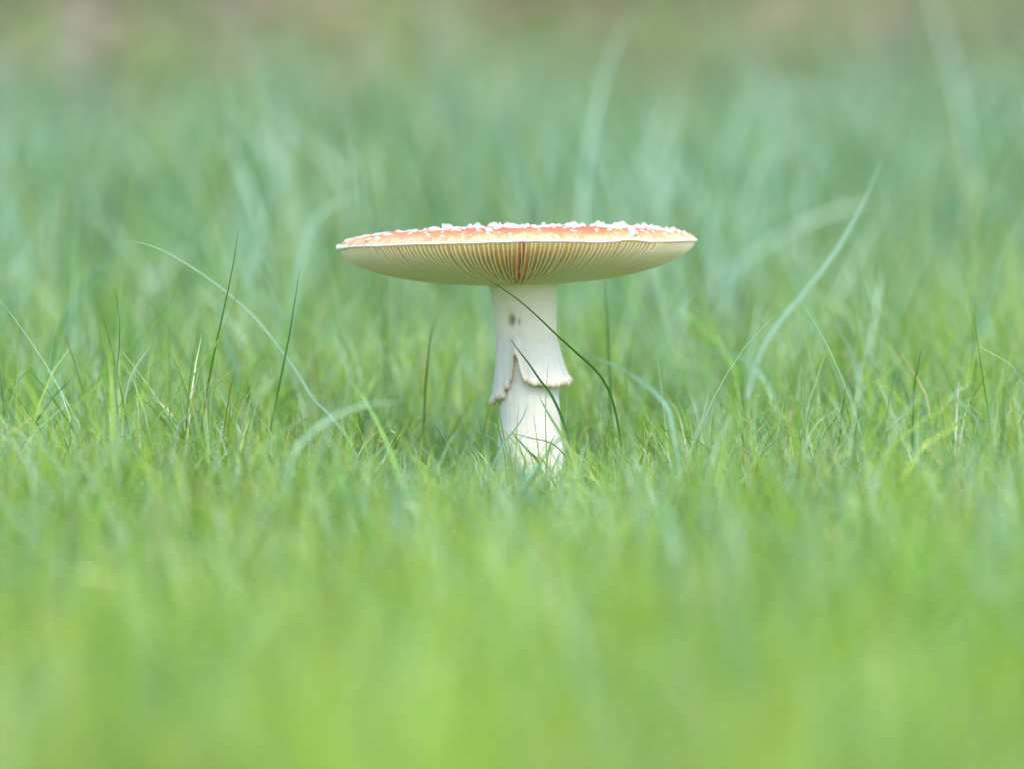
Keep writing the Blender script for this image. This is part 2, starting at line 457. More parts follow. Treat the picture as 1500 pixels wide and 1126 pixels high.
def flesh_mat(name, color, trans=0.3, tcolor=None, rough=0.6, nscale=500, amt=0.12, bump=0.2, attr=False):
    m, nt, out = new_mat(name)
    tc = N(nt, 'ShaderNodeTexCoord')
    no = N(nt, 'ShaderNodeTexNoise'); no.inputs['Scale'].default_value = nscale; no.inputs['Detail'].default_value = 5
    nt.links.new(tc.outputs['Object'], no.inputs['Vector'])
    mr = N(nt, 'ShaderNodeMapRange'); mr.inputs['To Min'].default_value = 1 - amt; mr.inputs['To Max'].default_value = 1 + amt
    nt.links.new(no.outputs['Fac'], mr.inputs['Value'])
    sc = N(nt, 'ShaderNodeVectorMath', operation='SCALE')
    if attr:
        at = N(nt, 'ShaderNodeAttribute', attribute_name='col'); nt.links.new(at.outputs['Color'], sc.inputs[0])
    else:
        sc.inputs[0].default_value = color
    nt.links.new(mr.outputs[0], sc.inputs['Scale'])
    bu = N(nt, 'ShaderNodeBump'); bu.inputs['Strength'].default_value = bump; bu.inputs['Distance'].default_value = 0.0008
    nt.links.new(no.outputs['Fac'], bu.inputs['Height'])
    p = N(nt, 'ShaderNodeBsdfPrincipled'); p.inputs['Roughness'].default_value = rough
    nt.links.new(sc.outputs[0], p.inputs['Base Color']); nt.links.new(bu.outputs[0], p.inputs['Normal'])
    if trans > 0:
        tr = N(nt, 'ShaderNodeBsdfTranslucent')
        if tcolor: tr.inputs['Color'].default_value = (*tcolor, 1)
        else: nt.links.new(sc.outputs[0], tr.inputs['Color'])
        mx = N(nt, 'ShaderNodeMixShader'); mx.inputs[0].default_value = trans
        nt.links.new(p.outputs[0], mx.inputs[1]); nt.links.new(tr.outputs[0], mx.inputs[2])
        nt.links.new(mx.outputs[0], out.inputs['Surface'])
    else:
        p.inputs['Subsurface Weight'].default_value = 0.4
        p.inputs['Subsurface Radius'].default_value = (1.0, 0.8, 0.6)
        p.inputs['Subsurface Scale'].default_value = 0.004
        nt.links.new(p.outputs[0], out.inputs['Surface'])
    return m

M_CAP = cap_mat()
M_FLESH = flesh_mat('cap_flesh', (0.80, 0.50, 0.16), 0.3, (0.95, 0.78, 0.40), attr=True)
M_GILL = flesh_mat('gill_cream', (0.86, 0.80, 0.62), 0.2, None, 0.6, 300, 0.06, 0.05, attr=True)
M_LIP = flesh_mat('white_margin', (0.66, 0.63, 0.54), 0.0, nscale=900, amt=0.08)
M_WART = flesh_mat('wart_white', (0.48, 0.45, 0.455), 0.0, nscale=1500, amt=0.12, bump=0.6)
M_STEM = flesh_mat('stem_white', (0.82, 0.82, 0.76), 0.0, nscale=220, amt=0.07, bump=0.25, attr=True)
M_RING = flesh_mat('ring_veil', (0.82, 0.80, 0.74), 0.0, None, nscale=300, amt=0.08, bump=0.3, attr=True)

def revolve(prof_r, prof_z, nth, fn=None, close_top=False):
    th = np.linspace(0, 2 * math.pi, nth, endpoint=False)
    Rr, T = np.meshgrid(prof_r, th, indexing='ij'); Z = np.meshgrid(prof_z, th, indexing='ij')[0]
    X = Rr * np.cos(T); Y = Rr * np.sin(T)
    if fn: X, Y, Z = fn(X, Y, Z)
    V = np.stack([X, Y, Z], -1).reshape(-1, 3)
    n = len(prof_r); i, j = np.meshgrid(np.arange(n - 1), np.arange(nth), indexing='ij')
    a = i * nth + j; b = i * nth + (j + 1) % nth
    F = np.stack([a, b, b + nth, a + nth], -1).reshape(-1, 4)
    return V, F, Rr, T

def build_mushroom():
    root = bpy.data.objects.new('mushroom', None); COL.objects.link(root)
    root.location = (MX, MY, 0.0); root.empty_display_size = 0.02
    tag(root, 'red and white toadstool with flat spotted cap and white stem standing in grass', 'mushroom')
    # --- cap skin
    rr = np.concatenate([np.linspace(0.002, 0.8, 26), np.linspace(0.82, 0.998, 18)])
    zz = np.interp(rr, TOP_R, TOP_Z)
    # smooth the interpolated profile
    for _ in range(3): zz[1:-1] = 0.25 * zz[:-2] + 0.5 * zz[1:-1] + 0.25 * zz[2:]
    V, F, Rr, T = revolve(rr * CAPR, zz, 240)
    bump = 0.00025 * vnoise(V[:, 0] * 40, V[:, 1] * 40, 21) * smooth01(1.0, 0.9, np.hypot(V[:, 0], V[:, 1]) / CAPR)
    x, y, z = cap_deform(V[:, 0], V[:, 1], V[:, 2] + bump)
    V = np.stack([x, y, z], -1)
    col = np.stack([(Rr / CAPR).ravel(), (np.minimum(T, 2 * math.pi - T) / (2 * math.pi)).ravel(), np.zeros(V.shape[0])], -1)
    cap = link('cap', mesh_np('cap', V, F, M_CAP, col), root)
    cap.location = (0, 0, RIMZ)
    # --- flesh under the skin, between the gills
    rr = np.linspace(0.1, 0.992, 30)
    V, F, Rr, T = revolve(rr * CAPR, np.interp(rr, FL_R, FL_Z), 200, cap_deform)
    fr = (Rr / CAPR).ravel()[:, None]; ang = T.ravel()
    c = np.array([0.96, 0.86, 0.56]) * (1 - smooth01(0.55, 0.9, fr)) + np.array([0.97, 0.76, 0.32]) * smooth01(0.55, 0.9, fr)  # light coming through the thin rim painted in as yellow-orange
    stain = np.exp(-((np.angle(np.exp(1j * (ang + math.pi / 2 - 0.035)))) / 0.014) ** 2)[:, None]
    c = c * (1 - stain) + np.array([0.42, 0.035, 0.012]) * stain
    fl = link('flesh', mesh_np('flesh', V, F[:, ::-1], M_FLESH, c), cap)
    # --- white margin
    k = 10; ph = np.linspace(0, 2 * math.pi, k, endpoint=False)
    th = np.linspace(0, 2 * math.pi, 300, endpoint=False)
    P, TT = np.meshgrid(ph, th, indexing='ij')
    rad = 0.00050 * (1 + 0.22 * np.sin(23 * TT + 1) * np.sin(7 * TT) + 0.25 * np.sin(61 * TT) * np.sin(13 * TT + 2))
    rad = rad * (1 + 1.1 * np.exp(-((np.angle(np.exp(1j * (TT - math.pi)))) / 0.22) ** 2))
    Rl = CAPR * 0.994 + np.cos(P) * rad * 1.1; Zl = 0.00005 + np.sin(P) * rad * 1.15
    x, y, z = cap_deform(Rl * np.cos(TT), Rl * np.sin(TT), Zl)
    V = np.stack([x, y, z], -1).reshape(-1, 3)
    i, j = np.meshgrid(np.arange(k), np.arange(300), indexing='ij')
    a = i * 300 + j; b = i * 300 + (j + 1) % 300; a2 = ((i + 1) % k) * 300 + j; b2 = ((i + 1) % k) * 300 + (j + 1) % 300
    F = np.stack([a, b, b2, a2], -1).reshape(-1, 4)
    link('margin', mesh_np('margin', V, F, M_LIP), cap)
    # --- gills, each its own piece
    NG = 232
    for g in range(NG):
        a = 2 * math.pi * (g + random.uniform(-0.13, 0.13)) / NG
        cls = g % 4
        r0 = (0.155, 0.48, 0.27, 0.60)[cls] + random.uniform(-0.03, 0.03)
        if cls == 0: r0 = 0.155
        rs = r0 + (0.993 - r0) * (1 - (1 - np.linspace(0, 1, 13)) ** 1.5)
        zt = np.interp(rs, FL_R, FL_Z) + 0.0004
        zb = np.interp(rs, GB_R, GB_Z)
        depth = np.minimum(1, (rs - r0) / 0.10 + (0.0 if cls else 1.0)) * random.uniform(0.96, 1.0)
        zb = zt + (zb - zt) * np.maximum(depth, 0.02)
        wob = random.uniform(-0.010, 0.010)
        vs, cs = [], []
        for q in range(13):
            tt = (rs[q] - r0) / (0.993 - r0)
            for (zz_, half) in ((zt[q], 0.00030), (zb[q] + min(0.0009, 0.4 * (zt[q] - zb[q])), 0.00026), (zb[q], 0.00020)):
                for s in (-1, 1):
                    rad_ = rs[q] * CAPR
                    dt = wob * math.sin(3.0 * tt) + s * half * min(1.0, 0.45 + rs[q]) / rad_
                    vs.append((rad_ * math.cos(a + dt), rad_ * math.sin(a + dt), zz_))
                    cs.append((0.97, 0.92, 0.73) if zz_ < zt[q] - 1e-5 else (0.96, 0.83, 0.50))
        vs = np.array(vs); x, y, z = cap_deform(vs[:, 0], vs[:, 1], vs[:, 2])
        fs = []
        for q in range(12):
            o = q * 6; p = o + 6
            for (u, w) in ((0, 2), (2, 4)):
                fs += [(o + u, o + w, p + w, p + u), (o + u + 1, p + u + 1, p + w + 1, o + w + 1)]
            fs.append((o + 4, o + 5, p + 5, p + 4))
        fs.append((0, 1, 3, 2)); fs.append((2, 3, 5, 4))
        link('gill', mesh_np('gill', np.stack([x, y, z], -1), np.array(fs), M_GILL, np.array(cs), smooth=False), cap)
    # --- warts: a few shapes shared by all
    shapes = []
    for s in range(7):
        r = np.random.default_rng(50 + s)
        k = 9; vs = [(0, 0, 0.0)]
        prof = [(1.0, -0.35), (0.97, 0.30), (0.70, 0.62), (0.34, 0.74)]
        out_ = r.uniform(0.55, 1.3, k)
        V = []
        for (pr, pz) in prof:
            for q in range(k):
                an = 2 * math.pi * (q + r.uniform(-0.3, 0.3)) / k
                rad_ = pr * out_[q] * r.uniform(0.8, 1.2)
                V.append((rad_ * math.cos(an), rad_ * math.sin(an) * 0.8, pz * (1 if pz < 0 else r.uniform(0.35, 1.6))))
        V.append((r.uniform(-0.15, 0.15), r.uniform(-0.15, 0.15), r.uniform(0.5, 1.2)))
        F3 = []
        for l in range(3):
            for q in range(k):
                a_, b_ = l * k + q, l * k + (q + 1) % k
                F3 += [(a_, b_, b_ + k), (a_, b_ + k, a_ + k)]
        for q in range(k): F3.append((3 * k + q, 3 * k + (q + 1) % k, 4 * k))
        shapes.append(mesh_np('wart', np.array(V), np.array(F3), M_WART, smooth=False))
    placed = []
    tries = 0
    while len(placed) < 285 and tries < 6000:
        tries += 1
        r_ = math.sqrt(random.uniform(0.0, 0.93)); a = random.uniform(0, 2 * math.pi)
        if math.sin(a) * r_ > 0.25 and random.random() < 0.5: continue
        size = random.choice((random.uniform(0.0006, 0.0013), random.uniform(0.001, 0.0024)))
        x, y = r_ * CAPR * math.cos(a), r_ * CAPR * math.sin(a)
        if x > 0.02 and r_ < 0.9: size *= 1.25
        if any((x - p[0]) ** 2 + (y - p[1]) ** 2 < (1.12 * (size + p[2])) ** 2 for p in placed): continue
        placed.append((x, y, size, r_, a))
    extra = [(0.905 * CAPR * math.cos(-0.86), 0.905 * CAPR * math.sin(-0.86), 0.0026, 0.95, -0.86)]
    for (x, y, size, r_, a) in placed + extra:
        def surf(px, py):
            q = math.hypot(px, py) / CAPR
            X_, Y_, Z_ = cap_deform(np.array([px]), np.array([py]), np.array([float(np.interp(q, TOP_R, TOP_Z))]))
            return Vector((X_[0], Y_[0], Z_[0]))
        if r_ == 0.95 and size == 0.0026: x, y = 0.975 * CAPR * math.cos(a), 0.975 * CAPR * math.sin(a)
        p0 = surf(x, y); e = 0.0006
        nrm = (surf(x + e, y) - surf(x - e, y)).cross(surf(x, y + e) - surf(x, y - e)).normalized()
        w = link('wart', random.choice(shapes), cap)
        rot = nrm.to_track_quat('Z', 'Y').to_matrix().to_4x4() @ Matrix.Rotation(random.uniform(0, 6.28), 4, 'Z')
        hz = size * (random.uniform(0.4, 1.15) if r_ < 0.6 or x > 0.03 else random.uniform(0.22, 0.5))
        w.matrix_local = Matrix.Translation(p0) @ rot @ Matrix.Diagonal((size, size * random.uniform(0.7, 1.15), hz, 1))
    # --- stem
    zs = np.linspace(-0.012, RIMZ - 0.0105, 90)
    rows = np.array([-0.012, -0.004, 0.008, 0.018, 0.03, 0.045, 0.06, 0.075, 0.083, 0.087, 0.0905, 0.0935, 0.097])
    rad = np.array([0.012, 0.0148, 0.0150, 0.0139, 0.0126, 0.0124, 0.0126, 0.0130, 0.0134, 0.0141, 0.0150, 0.0160, 0.0168])
    ctr = np.interp(zs, [0, 0.05, 0.095], [0.0062, 0.0048, 0.0024]) - 0.0
    nth = 120; th = np.linspace(0, 2 * math.pi, nth, endpoint=False)
    Zg, Tg = np.meshgrid(zs, th, indexing='ij'); Rg = np.interp(Zg, rows, rad)
    Rg = Rg * (1 + 0.018 * np.sin(2 * Tg + 20 * Zg) + 0.010 * np.sin(5 * Tg + 35 * Zg) + 0.004 * np.sin(17 * Tg + 60 * Zg))
    Rg = Rg + 0.00011 * (np.sin(31 * Tg + 90 * Zg + 2 * np.sin(3 * Tg + 150 * Zg)) + 0.8 * np.sin(19 * Tg - 140 * Zg + 1.5 * np.sin(5 * Tg))) * smooth01(0.05, 0.035, Zg)        # fibres of the lower stem
    C = np.ones(Zg.shape + (3,)) * np.array([0.69, 0.66, 0.555])
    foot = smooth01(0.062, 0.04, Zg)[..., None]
    C = C * (1 - foot) + np.array([0.58, 0.575, 0.51]) * foot  # lower stem coloured darker to offset light bounced off the grass
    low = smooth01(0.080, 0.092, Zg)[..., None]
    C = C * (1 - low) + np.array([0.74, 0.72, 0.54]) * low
    zc = lambda v: CAM_Z + (HROW - v) * (MY - 0.012) / FPX
    for (u, v, hw, hh, dep, colr) in ((749, 469, 5.5, 9.0, 0.0012, (0.30, 0.20, 0.10)), (760.5, 471, 1.8, 5.0, 0.0004, (0.36, 0.28, 0.16)), (745, 455, 3.5, 3, 0.0002, (0.6, 0.52, 0.36))):
        xp = (u - 750) * (MY - 0.012) / FPX - MX
        X_ = Rg * np.cos(Tg) + np.broadcast_to(ctr[:, None], Rg.shape)
        px = 2.865e-4
        d = ((X_ - xp) / (hw * px)) ** 2 + ((Zg - zc(v)) / (hh * px)) ** 2
        g = np.exp(-d ** 1.6) * (np.sin(Tg) < 0)
        Rg = Rg - dep * g
        C = C * (1 - g[..., None]) + np.array(colr) * g[..., None]
    X_ = Rg * np.cos(Tg) + ctr[:, None]; Y_ = Rg * np.sin(Tg)
    V = np.stack([X_, Y_, Zg], -1).reshape(-1, 3)
    i, j = np.meshgrid(np.arange(len(zs) - 1), np.arange(nth), indexing='ij')
    a = i * nth + j; b = i * nth + (j + 1) % nth
    F = np.stack([a, b, b + nth, a + nth], -1).reshape(-1, 4)
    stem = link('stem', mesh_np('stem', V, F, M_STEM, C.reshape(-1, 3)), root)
    # --- torn ring hanging round the stem
    nth = 220; nl = 26
    th = np.linspace(0, 2 * math.pi, nth, endpoint=False)
    rel = np.angle(np.exp(1j * (th + math.pi / 2)))           # 0 at the side facing the lawn path, + to the right
    rows_ = np.interp(rel, np.array([-3.14, -2.2, -1.55, -1.25, -1.0, -0.72, -0.52, -0.42, -0.34, -0.27, -0.16, 0.0, 0.35, 0.8, 1.2, 1.6, 2.4, 3.14]),
                      np.array([575, 588, 595, 589, 584, 570, 556, 530, 519, 527, 555, 563, 565, 566, 563, 561, 570, 575]))
    r2 = np.random.default_rng(5)
    jag = np.convolve(np.tile(r2.normal(0, 1, nth), 3), np.ones(3) / 3, 'same')[nth:2 * nth] * (2.4 + 3.5 * np.exp(-((rel + 0.9) / 0.45) ** 2))
    zlow = zc(rows_ + jag)
    flare = np.interp(rel, [-3.14, -1.6, -1.2, -0.6, 0.0, 0.6, 1.1, 1.6, 2.2, 3.14], [0.004, 0.0034, 0.0016, 0.0011, 0.0026, 0.0036, 0.0046, 0.0046, 0.004, 0.004])
    zup = zc(484)
    lev = np.linspace(0, 1, nl)
    Z2 = zup + (zlow[None, :] - zup) * lev[:, None]
    cx = np.interp(Z2, zs, ctr); rb = np.interp(Z2, rows, rad)
    rb = rb * (1 + 0.018 * np.sin(2 * th[None] + 20 * Z2) + 0.010 * np.sin(5 * th[None] + 35 * Z2) + 0.004 * np.sin(17 * th[None] + 60 * Z2))
    wr = 0.00035 * np.sin(9 * th + 1)[None, :] * lev[:, None] + 0.00022 * np.sin(21 * th)[None, :] * lev[:, None] ** 2
    Rr = rb * (1.0 + 0.02 * smooth01(0.1, 0.5, lev)[:, None]) - 0.0006 * (1 - smooth01(0.0, 0.4, lev))[:, None] + flare[None, :] * lev[:, None] ** 1.9 + wr
    roll = smooth01(0.93, 1.0, lev)[:, None]
    thick = 0.0005 + 0.0011 * smooth01(0.86, 0.95, lev)[:, None] * (1 + 0.6 * np.sin(37 * th + 2 * np.sin(11 * th)))[None, :]
    def ring_pts(rr_): return np.stack([rr_ * np.cos(th)[None] + cx, rr_ * np.sin(th)[None], Z2], -1)
    outer = ring_pts(Rr + thick * 0.5); inner = ring_pts(Rr - thick * 0.5)
    V = np.concatenate([outer.reshape(-1, 3), inner.reshape(-1, 3)])
    i, j = np.meshgrid(np.arange(nl - 1), np.arange(nth), indexing='ij')
    a = i * nth + j; b = i * nth + (j + 1) % nth; off = nl * nth
    F = [np.stack([a, a + nth, b + nth, b], -1).reshape(-1, 4), np.stack([a + off, b + off, b + nth + off, a + nth + off], -1).reshape(-1, 4)]
    j = np.arange(nth); e0 = (nl - 1) * nth + j; e1 = (nl - 1) * nth + (j + 1) % nth
    F.append(np.stack([e0, e0 + off, e1 + off, e1], -1))
    tear = np.exp(-((rel + 0.36) / 0.16) ** 2)
    edge = np.clip(smooth01(0.89, 0.965, lev)[:, None] * (0.75 + 0.25 * np.sin(29 * th)[None]), 0, 1)
    white = np.array([0.72, 0.685, 0.575]); tan = np.array([0.46, 0.37, 0.23]); brown = np.array([0.36, 0.24, 0.09])
    ec = tan[None] * (1 - tear[:, None]) + brown[None] * tear[:, None]
    C = white * (1 - edge[..., None]) + ec[None] * edge[..., None]
    link('ring', mesh_np('ring', V, np.concatenate(F), M_RING, np.concatenate([C.reshape(-1, 3)] * 2)), stem)
build_mushroom()

# ------------------------------------------------------------------ single blades that stand out of the lawn
def catmull(P, n):
    P = np.array(P, float); Q = np.vstack([2 * P[0] - P[1], P, 2 * P[-1] - P[-2]])
    out = []
    seg = len(P) - 1
    for k in range(n + 1):
        u = min(k / n * seg, seg - 1e-9); i = int(u); t = u - i
        p0, p1, p2, p3 = Q[i:i + 4]
        out.append(0.5 * (2 * p1 + (p2 - p0) * t + (2 * p0 - 5 * p1 + 4 * p2 - p3) * t * t + (3 * p1 - p0 - 3 * p2 + p3) * t ** 3))
    return np.array(out)

def hero(name, pts, yroot, ytip, width, color, label, cat='grass blade', group=None, mat=None, twist=0.6, face=0.3):
    """pts: (column, row) from tip to where the blade leaves the sward; continued to its root in the soil"""
    m = len(pts); W3 = []
    for i, (u, v) in enumerate(pts):
        y = ytip + (yroot - ytip) * (i / m)
        W3.append(((u - 750) * y / FPX, y, CAM_Z + (HROW - v) * y / FPX))
    a = np.array(W3[-1]); d = a - np.array(W3[-2]); d = d / max(1e-6, np.linalg.norm(d))
    gx = a[0] + d[0] * 0.5 * max(0.0, a[2])
    gz = float(terrain(gx, yroot)) - 0.003
    if a[2] > gz + 0.004: W3.append((gx, yroot, gz))
    P = catmull(W3[::-1], 22)
    n = len(P); t = np.linspace(0, 1, n)
    tang = np.gradient(P, axis=0); tang /= np.linalg.norm(tang, axis=1)[:, None]
    view = np.array([0, 1.0, 0.0])
    side0 = np.cross(tang, view); side0 /= np.linalg.norm(side0, axis=1)[:, None]
    nor = np.cross(side0, tang)
    a = face + twist * (t - 0.5)
    side = side0 * np.cos(a)[:, None] + nor * np.sin(a)[:, None]
    nn = np.cross(side, tang)
    w = 0.5 * width * np.minimum(1, 0.75 + 0.6 * t) * np.maximum(0.04, (1 - t) ** 0.5)
    V = np.stack([P - side * w[:, None], P + nn * (w * 0.45)[:, None], P + side * w[:, None]], 1).reshape(-1, 3)
    F = []
    for k in range(n - 1):
        b = 3 * k
        F += [(b, b + 1, b + 4, b + 3), (b + 1, b + 2, b + 5, b + 4)]
    c = np.repeat(np.array(color)[None], len(V), 0) * (0.9 + 0.2 * rng.random((len(V), 1)))
    c[-3:] = c[-3:] * 0.4 + np.array([0.3, 0.3, 0.14]) * 0.6
    # root to the origin for a tidy pivot
    o0 = P[0].copy()
    o = link(name, mesh_np(name, V - o0, np.array(F), mat or M_GRASS, c))
    o.location = o0
    tag(o, label, cat, group)
    return o

DARK = (0.05, 0.15, 0.016); MID = (0.09, 0.22, 0.025); TEAL_SHEEN = (0.23, 0.39, 0.30); PALE = (0.30, 0.38, 0.20); STRAW = (0.45, 0.42, 0.20); YG = (0.14, 0.27, 0.02)  # the teal tone puts sky reflection into the blade colour
G1 = 'long blades standing out of the lawn'
def hb(pts, y0, y1, wpx, c, label, **k):
    hero('grass_blade', pts, y0, y1, wpx * 2.88e-4, c, label, group=G1, **k)

hb([(190, 352), (222, 360), (258, 377), (310, 411), (365, 456), (402, 500), (432, 540), (458, 582), (490, 615), (520, 660)], 2.40, 2.335, 6.2, (0.38, 0.54, 0.42), 'long pale green blade arching out low and sideways over its crossing neighbours')  # sky sheen painted in by a brighter blade colour
hb([(350, 332), (343, 380), (333, 430), (322, 480), (312, 525), (302, 580), (294, 640)], 2.36, 2.35, 4.2, DARK, 'tall upright dark blade crossing the long pale arching one')
hb([(352, 400), (344, 440), (330, 475), (312, 512), (283, 550), (250, 588), (222, 625), (195, 690)], 2.33, 2.36, 4.0, MID, 'green blade with bent lower half slanting behind the tall dark upright one')
hb([(168, 420), (174, 460), (175, 500), (171, 545), (169, 575), (174, 620), (179, 660)], 2.35, 2.35, 3.6, DARK, 'dark slim upright blade with a knot half way, beside a white curved one')
hb([(439, 395), (432, 440), (424, 490), (415, 535), (404, 590), (395, 640)], 2.37, 2.36, 4.2, DARK, 'dark straight blade crossing the lower end of the long arching one')
hb([(145, 467), (153, 500), (160, 540), (167, 580), (172, 640)], 2.44, 2.44, 5.0, PALE, 'pale straight withered blade leaning just behind the dark knotted one')
hb([(221, 507), (205, 527), (192, 550), (186, 570), (181, 600), (178, 650)], 2.34, 2.33, 4.5, (0.42, 0.47, 0.36), 'short whitish blade curving over next to the dark knotted one')
hb([(270, 444), (245, 458), (215, 485), (185, 515), (150, 550), (110, 590), (70, 640)], 2.46, 2.47, 4.5, MID, 'thin green blade stretched in a long diagonal behind the dark knotted one')
hb([(378, 545), (368, 580), (358, 620), (350, 655), (343, 700)], 2.33, 2.32, 3.6, PALE, 'pale straight short blade leaning right below the long arching one')
hb([(299, 545), (301, 580), (304, 630), (306, 690)], 2.34, 2.34, 3.0, STRAW, 'thin straw coloured upright stalk among green lawn blades')
hb([(309, 415), (322, 450), (335, 500), (345, 540), (355, 590), (365, 650)], 2.62, 2.60, 13, TEAL_SHEEN, 'broad soft bluish blade behind the crossing dark blades', mat=M_TALL)
hb([(213, 580), (225, 600), (243, 625), (262, 655)], 2.35, 2.34, 5.0, YG, 'small yellow green blade in a clump by the knotted dark one')
hb([(185, 560), (190, 600), (196, 650), (200, 690)], 2.34, 2.34, 5.5, YG, 'fresh green upright leaf in the clump by the whitish curved blade')
hb([(136, 610), (152, 632), (176, 655), (185, 690)], 2.31, 2.30, 4.0, (0.32, 0.42, 0.30), 'short pale blade lying slantwise at the foot of the knotted dark one')
hb([(2, 560), (22, 580), (42, 605), (58, 628), (70, 660)], 2.36, 2.37, 3.6, DARK, 'dark blade slanting down past the last pale withered one')
hb([(0, 612), (18, 622), (36, 640), (52, 660), (62, 690)], 2.32, 2.31, 4.0, PALE, 'pale arching blade bent low over the turf far from the mushroom')
hb([(64, 497), (66, 540), (67, 590), (68, 640), (69, 690)], 2.37, 2.37, 4.0, (0.24, 0.34, 0.16), 'slim light green upright blade standing apart from its neighbours')
hb([(5, 500), (4, 550), (6, 600), (9, 660)], 2.48, 2.48, 5.0, DARK, 'dark upright blade at the edge of the blade clump')
hb([(293, 443), (291, 490), (292, 540), (290, 600)], 2.52, 2.52, 4.5, MID, 'soft green upright stalk behind the bent crossing blade')
hb([(885, 400), (887, 430), (890, 470), (891, 510), (893, 560), (897, 640)], 2.46, 2.46, 4.2, DARK, 'dark straight stalk rising up against the cap underside')
hb([(710, 407), (735, 422), (763, 442), (790, 466), (816, 491), (848, 520), (875, 545), (893, 575), (905, 620), (912, 680)], 2.37, 2.335, 4.6, DARK, 'dark thin blade slanting across the upper mushroom stem')
hb([(746, 494), (758, 511), (775, 533), (792, 558), (806, 576), (822, 610), (835, 660)], 2.34, 2.33, 5.5, (0.06, 0.16, 0.05), 'green blade slanting across the torn ring of the mushroom')
hb([(789, 579), (800, 600), (813, 622), (828, 646), (845, 690)], 2.33, 2.32, 6.5, TEAL_SHEEN, 'bluish blade slanting across the stem below the ring')
hb([(773, 592), (765, 613), (752, 632), (738, 650), (720, 690)], 2.33, 2.32, 4.5, TEAL_SHEEN, 'bluish blade leaning right in front of the lower stem')
hb([(748, 630), (760, 645), (775, 662), (790, 682)], 2.32, 2.31, 5.0, MID, 'short green blade leaning left in front of the stem foot')
hb([(804, 527), (801, 560), (799, 600), (800, 650), (801, 700)], 2.345, 2.34, 2.4, (0.22, 0.30, 0.10), 'hair thin upright stalk in front of the ring')
hb([(727, 610), (732, 635), (738, 660), (742, 700)], 2.33, 2.33, 3.4, MID, 'thin green stalk at the shaded edge of the stem foot')
hb([(724, 575), (732, 610), (740, 650), (748, 700)], 2.335, 2.33, 3.2, (0.18, 0.28, 0.06), 'thin yellow green stalk before the low hanging ring tip')
hb([(780, 600), (786, 640), (791, 690)], 2.33, 2.33, 3.0, STRAW, 'straw coloured thin stalk in front of the lower stem')
hb([(760, 590), (757, 630), (755, 690)], 2.33, 2.33, 2.6, (0.25, 0.30, 0.12), 'faint thin upright stalk before the middle of the lower stem')
hb([(814, 635), (805, 655), (800, 690)], 2.33, 2.32, 4.0, (0.22, 0.32, 0.08), 'short yellowish blade crossing the bluish one by the stem')
hb([(749, 634), (775, 641), (812, 652), (840, 690)], 2.325, 2.33, 2.8, MID, 'thin blade laid almost level across the stem foot')
hb([(957, 480), (961, 510), (967, 550), (972, 595), (978, 645)], 2.36, 2.35, 4.0, (0.24, 0.38, 0.26), 'light upright blade beyond the dark stalk under the cap')
hb([(637, 468), (630, 500), (626, 535), (622, 590)], 2.42, 2.42, 4.0, DARK, 'short dark leaning blade beneath the cap')
hb([(561, 395), (563, 440), (565, 490), (567, 560)], 2.60, 2.60, 6.5, (0.05, 0.14, 0.05), 'dark soft upright stalk behind the cap margin')
hb([(582, 395), (581, 440), (580, 490), (577, 560)], 2.66, 2.66, 6.5, (0.06, 0.15, 0.05), 'second dark soft stalk behind the cap margin')
hb([(1292, 232), (1272, 280), (1247, 330), (1212, 385), (1180, 425), (1147, 465), (1120, 505), (1100, 560)], 2.54, 2.50, 9.0, (0.34, 0.52, 0.42), 'long bluish blade leaning far out in a straight diagonal', mat=M_TALL)
hb([(985, 500), (1010, 505), (1045, 515), (1075, 520), (1110, 540), (1140, 600)], 2.52, 2.55, 7.0, TEAL_SHEEN, 'bluish blade folded over nearly level above the turf', mat=M_TALL)
hb([(865, 522), (900, 535), (935, 555), (965, 580), (985, 620)], 2.22, 2.24, 8.0, TEAL_SHEEN, 'soft bluish blade arching low right beside the stem')
hb([(1213, 510), (1205, 530), (1197, 555), (1185, 590), (1175, 640)], 2.38, 2.38, 3.2, PALE, 'thin pale blade leaning right out of the turf')
hb([(1151, 576), (1147, 595), (1142, 620), (1136, 660)], 2.34, 2.33, 4.0, (0.34, 0.45, 0.24), 'short bright blade tip poking up from dense turf')
hb([(1035, 555), (1037, 580), (1030, 610), (1025, 650)], 2.37, 2.37, 4.0, (0.26, 0.36, 0.22), 'short light blade bent at the tip beside turf')
hb([(1316, 508), (1325, 525), (1338, 545), (1350, 565), (1362, 600)], 2.40, 2.40, 4.0, STRAW, 'straw yellow blade slanting over the turf')
hb([(1405, 557), (1403, 590), (1401, 625), (1400, 665)], 2.33, 2.33, 5.0, (0.50, 0.55, 0.45), 'whitish upright blade sheath rising from the turf')
hb([(1350, 510), (1345, 535), (1340, 560), (1338, 600)], 2.36, 2.36, 4.0, DARK, 'small dark blade next to the straw yellow one')
hb([(1424, 430), (1427, 480), (1427, 530), (1426, 600)], 2.52, 2.52, 5.0, DARK, 'soft dark upright stalk behind the whitish sheath')
hb([(1220, 465), (1248, 520), (1258, 560), (1264, 620)], 2.50, 2.50, 9.0, TEAL_SHEEN, 'soft bluish upright blade beside the pale leaning one', mat=M_TALL)
hb([(530, 200), (533, 240), (537, 290), (543, 340), (552, 420)], 2.85, 2.86, 8.0, (0.05, 0.13, 0.04), 'dark blurred stalk rising above the cap edge from behind')
hb([(290, 130), (315, 165), (340, 205), (362, 245), (385, 320), (400, 420)], 3.0, 3.0, 9.0, (0.05, 0.13, 0.05), 'dark blurred blade leaning over high in the meadow grass')
hb([(470, 135), (482, 170), (497, 215), (512, 270), (520, 360)], 3.05, 3.05, 9.0, (0.05, 0.14, 0.06), 'dark blurred blade high behind the cap')
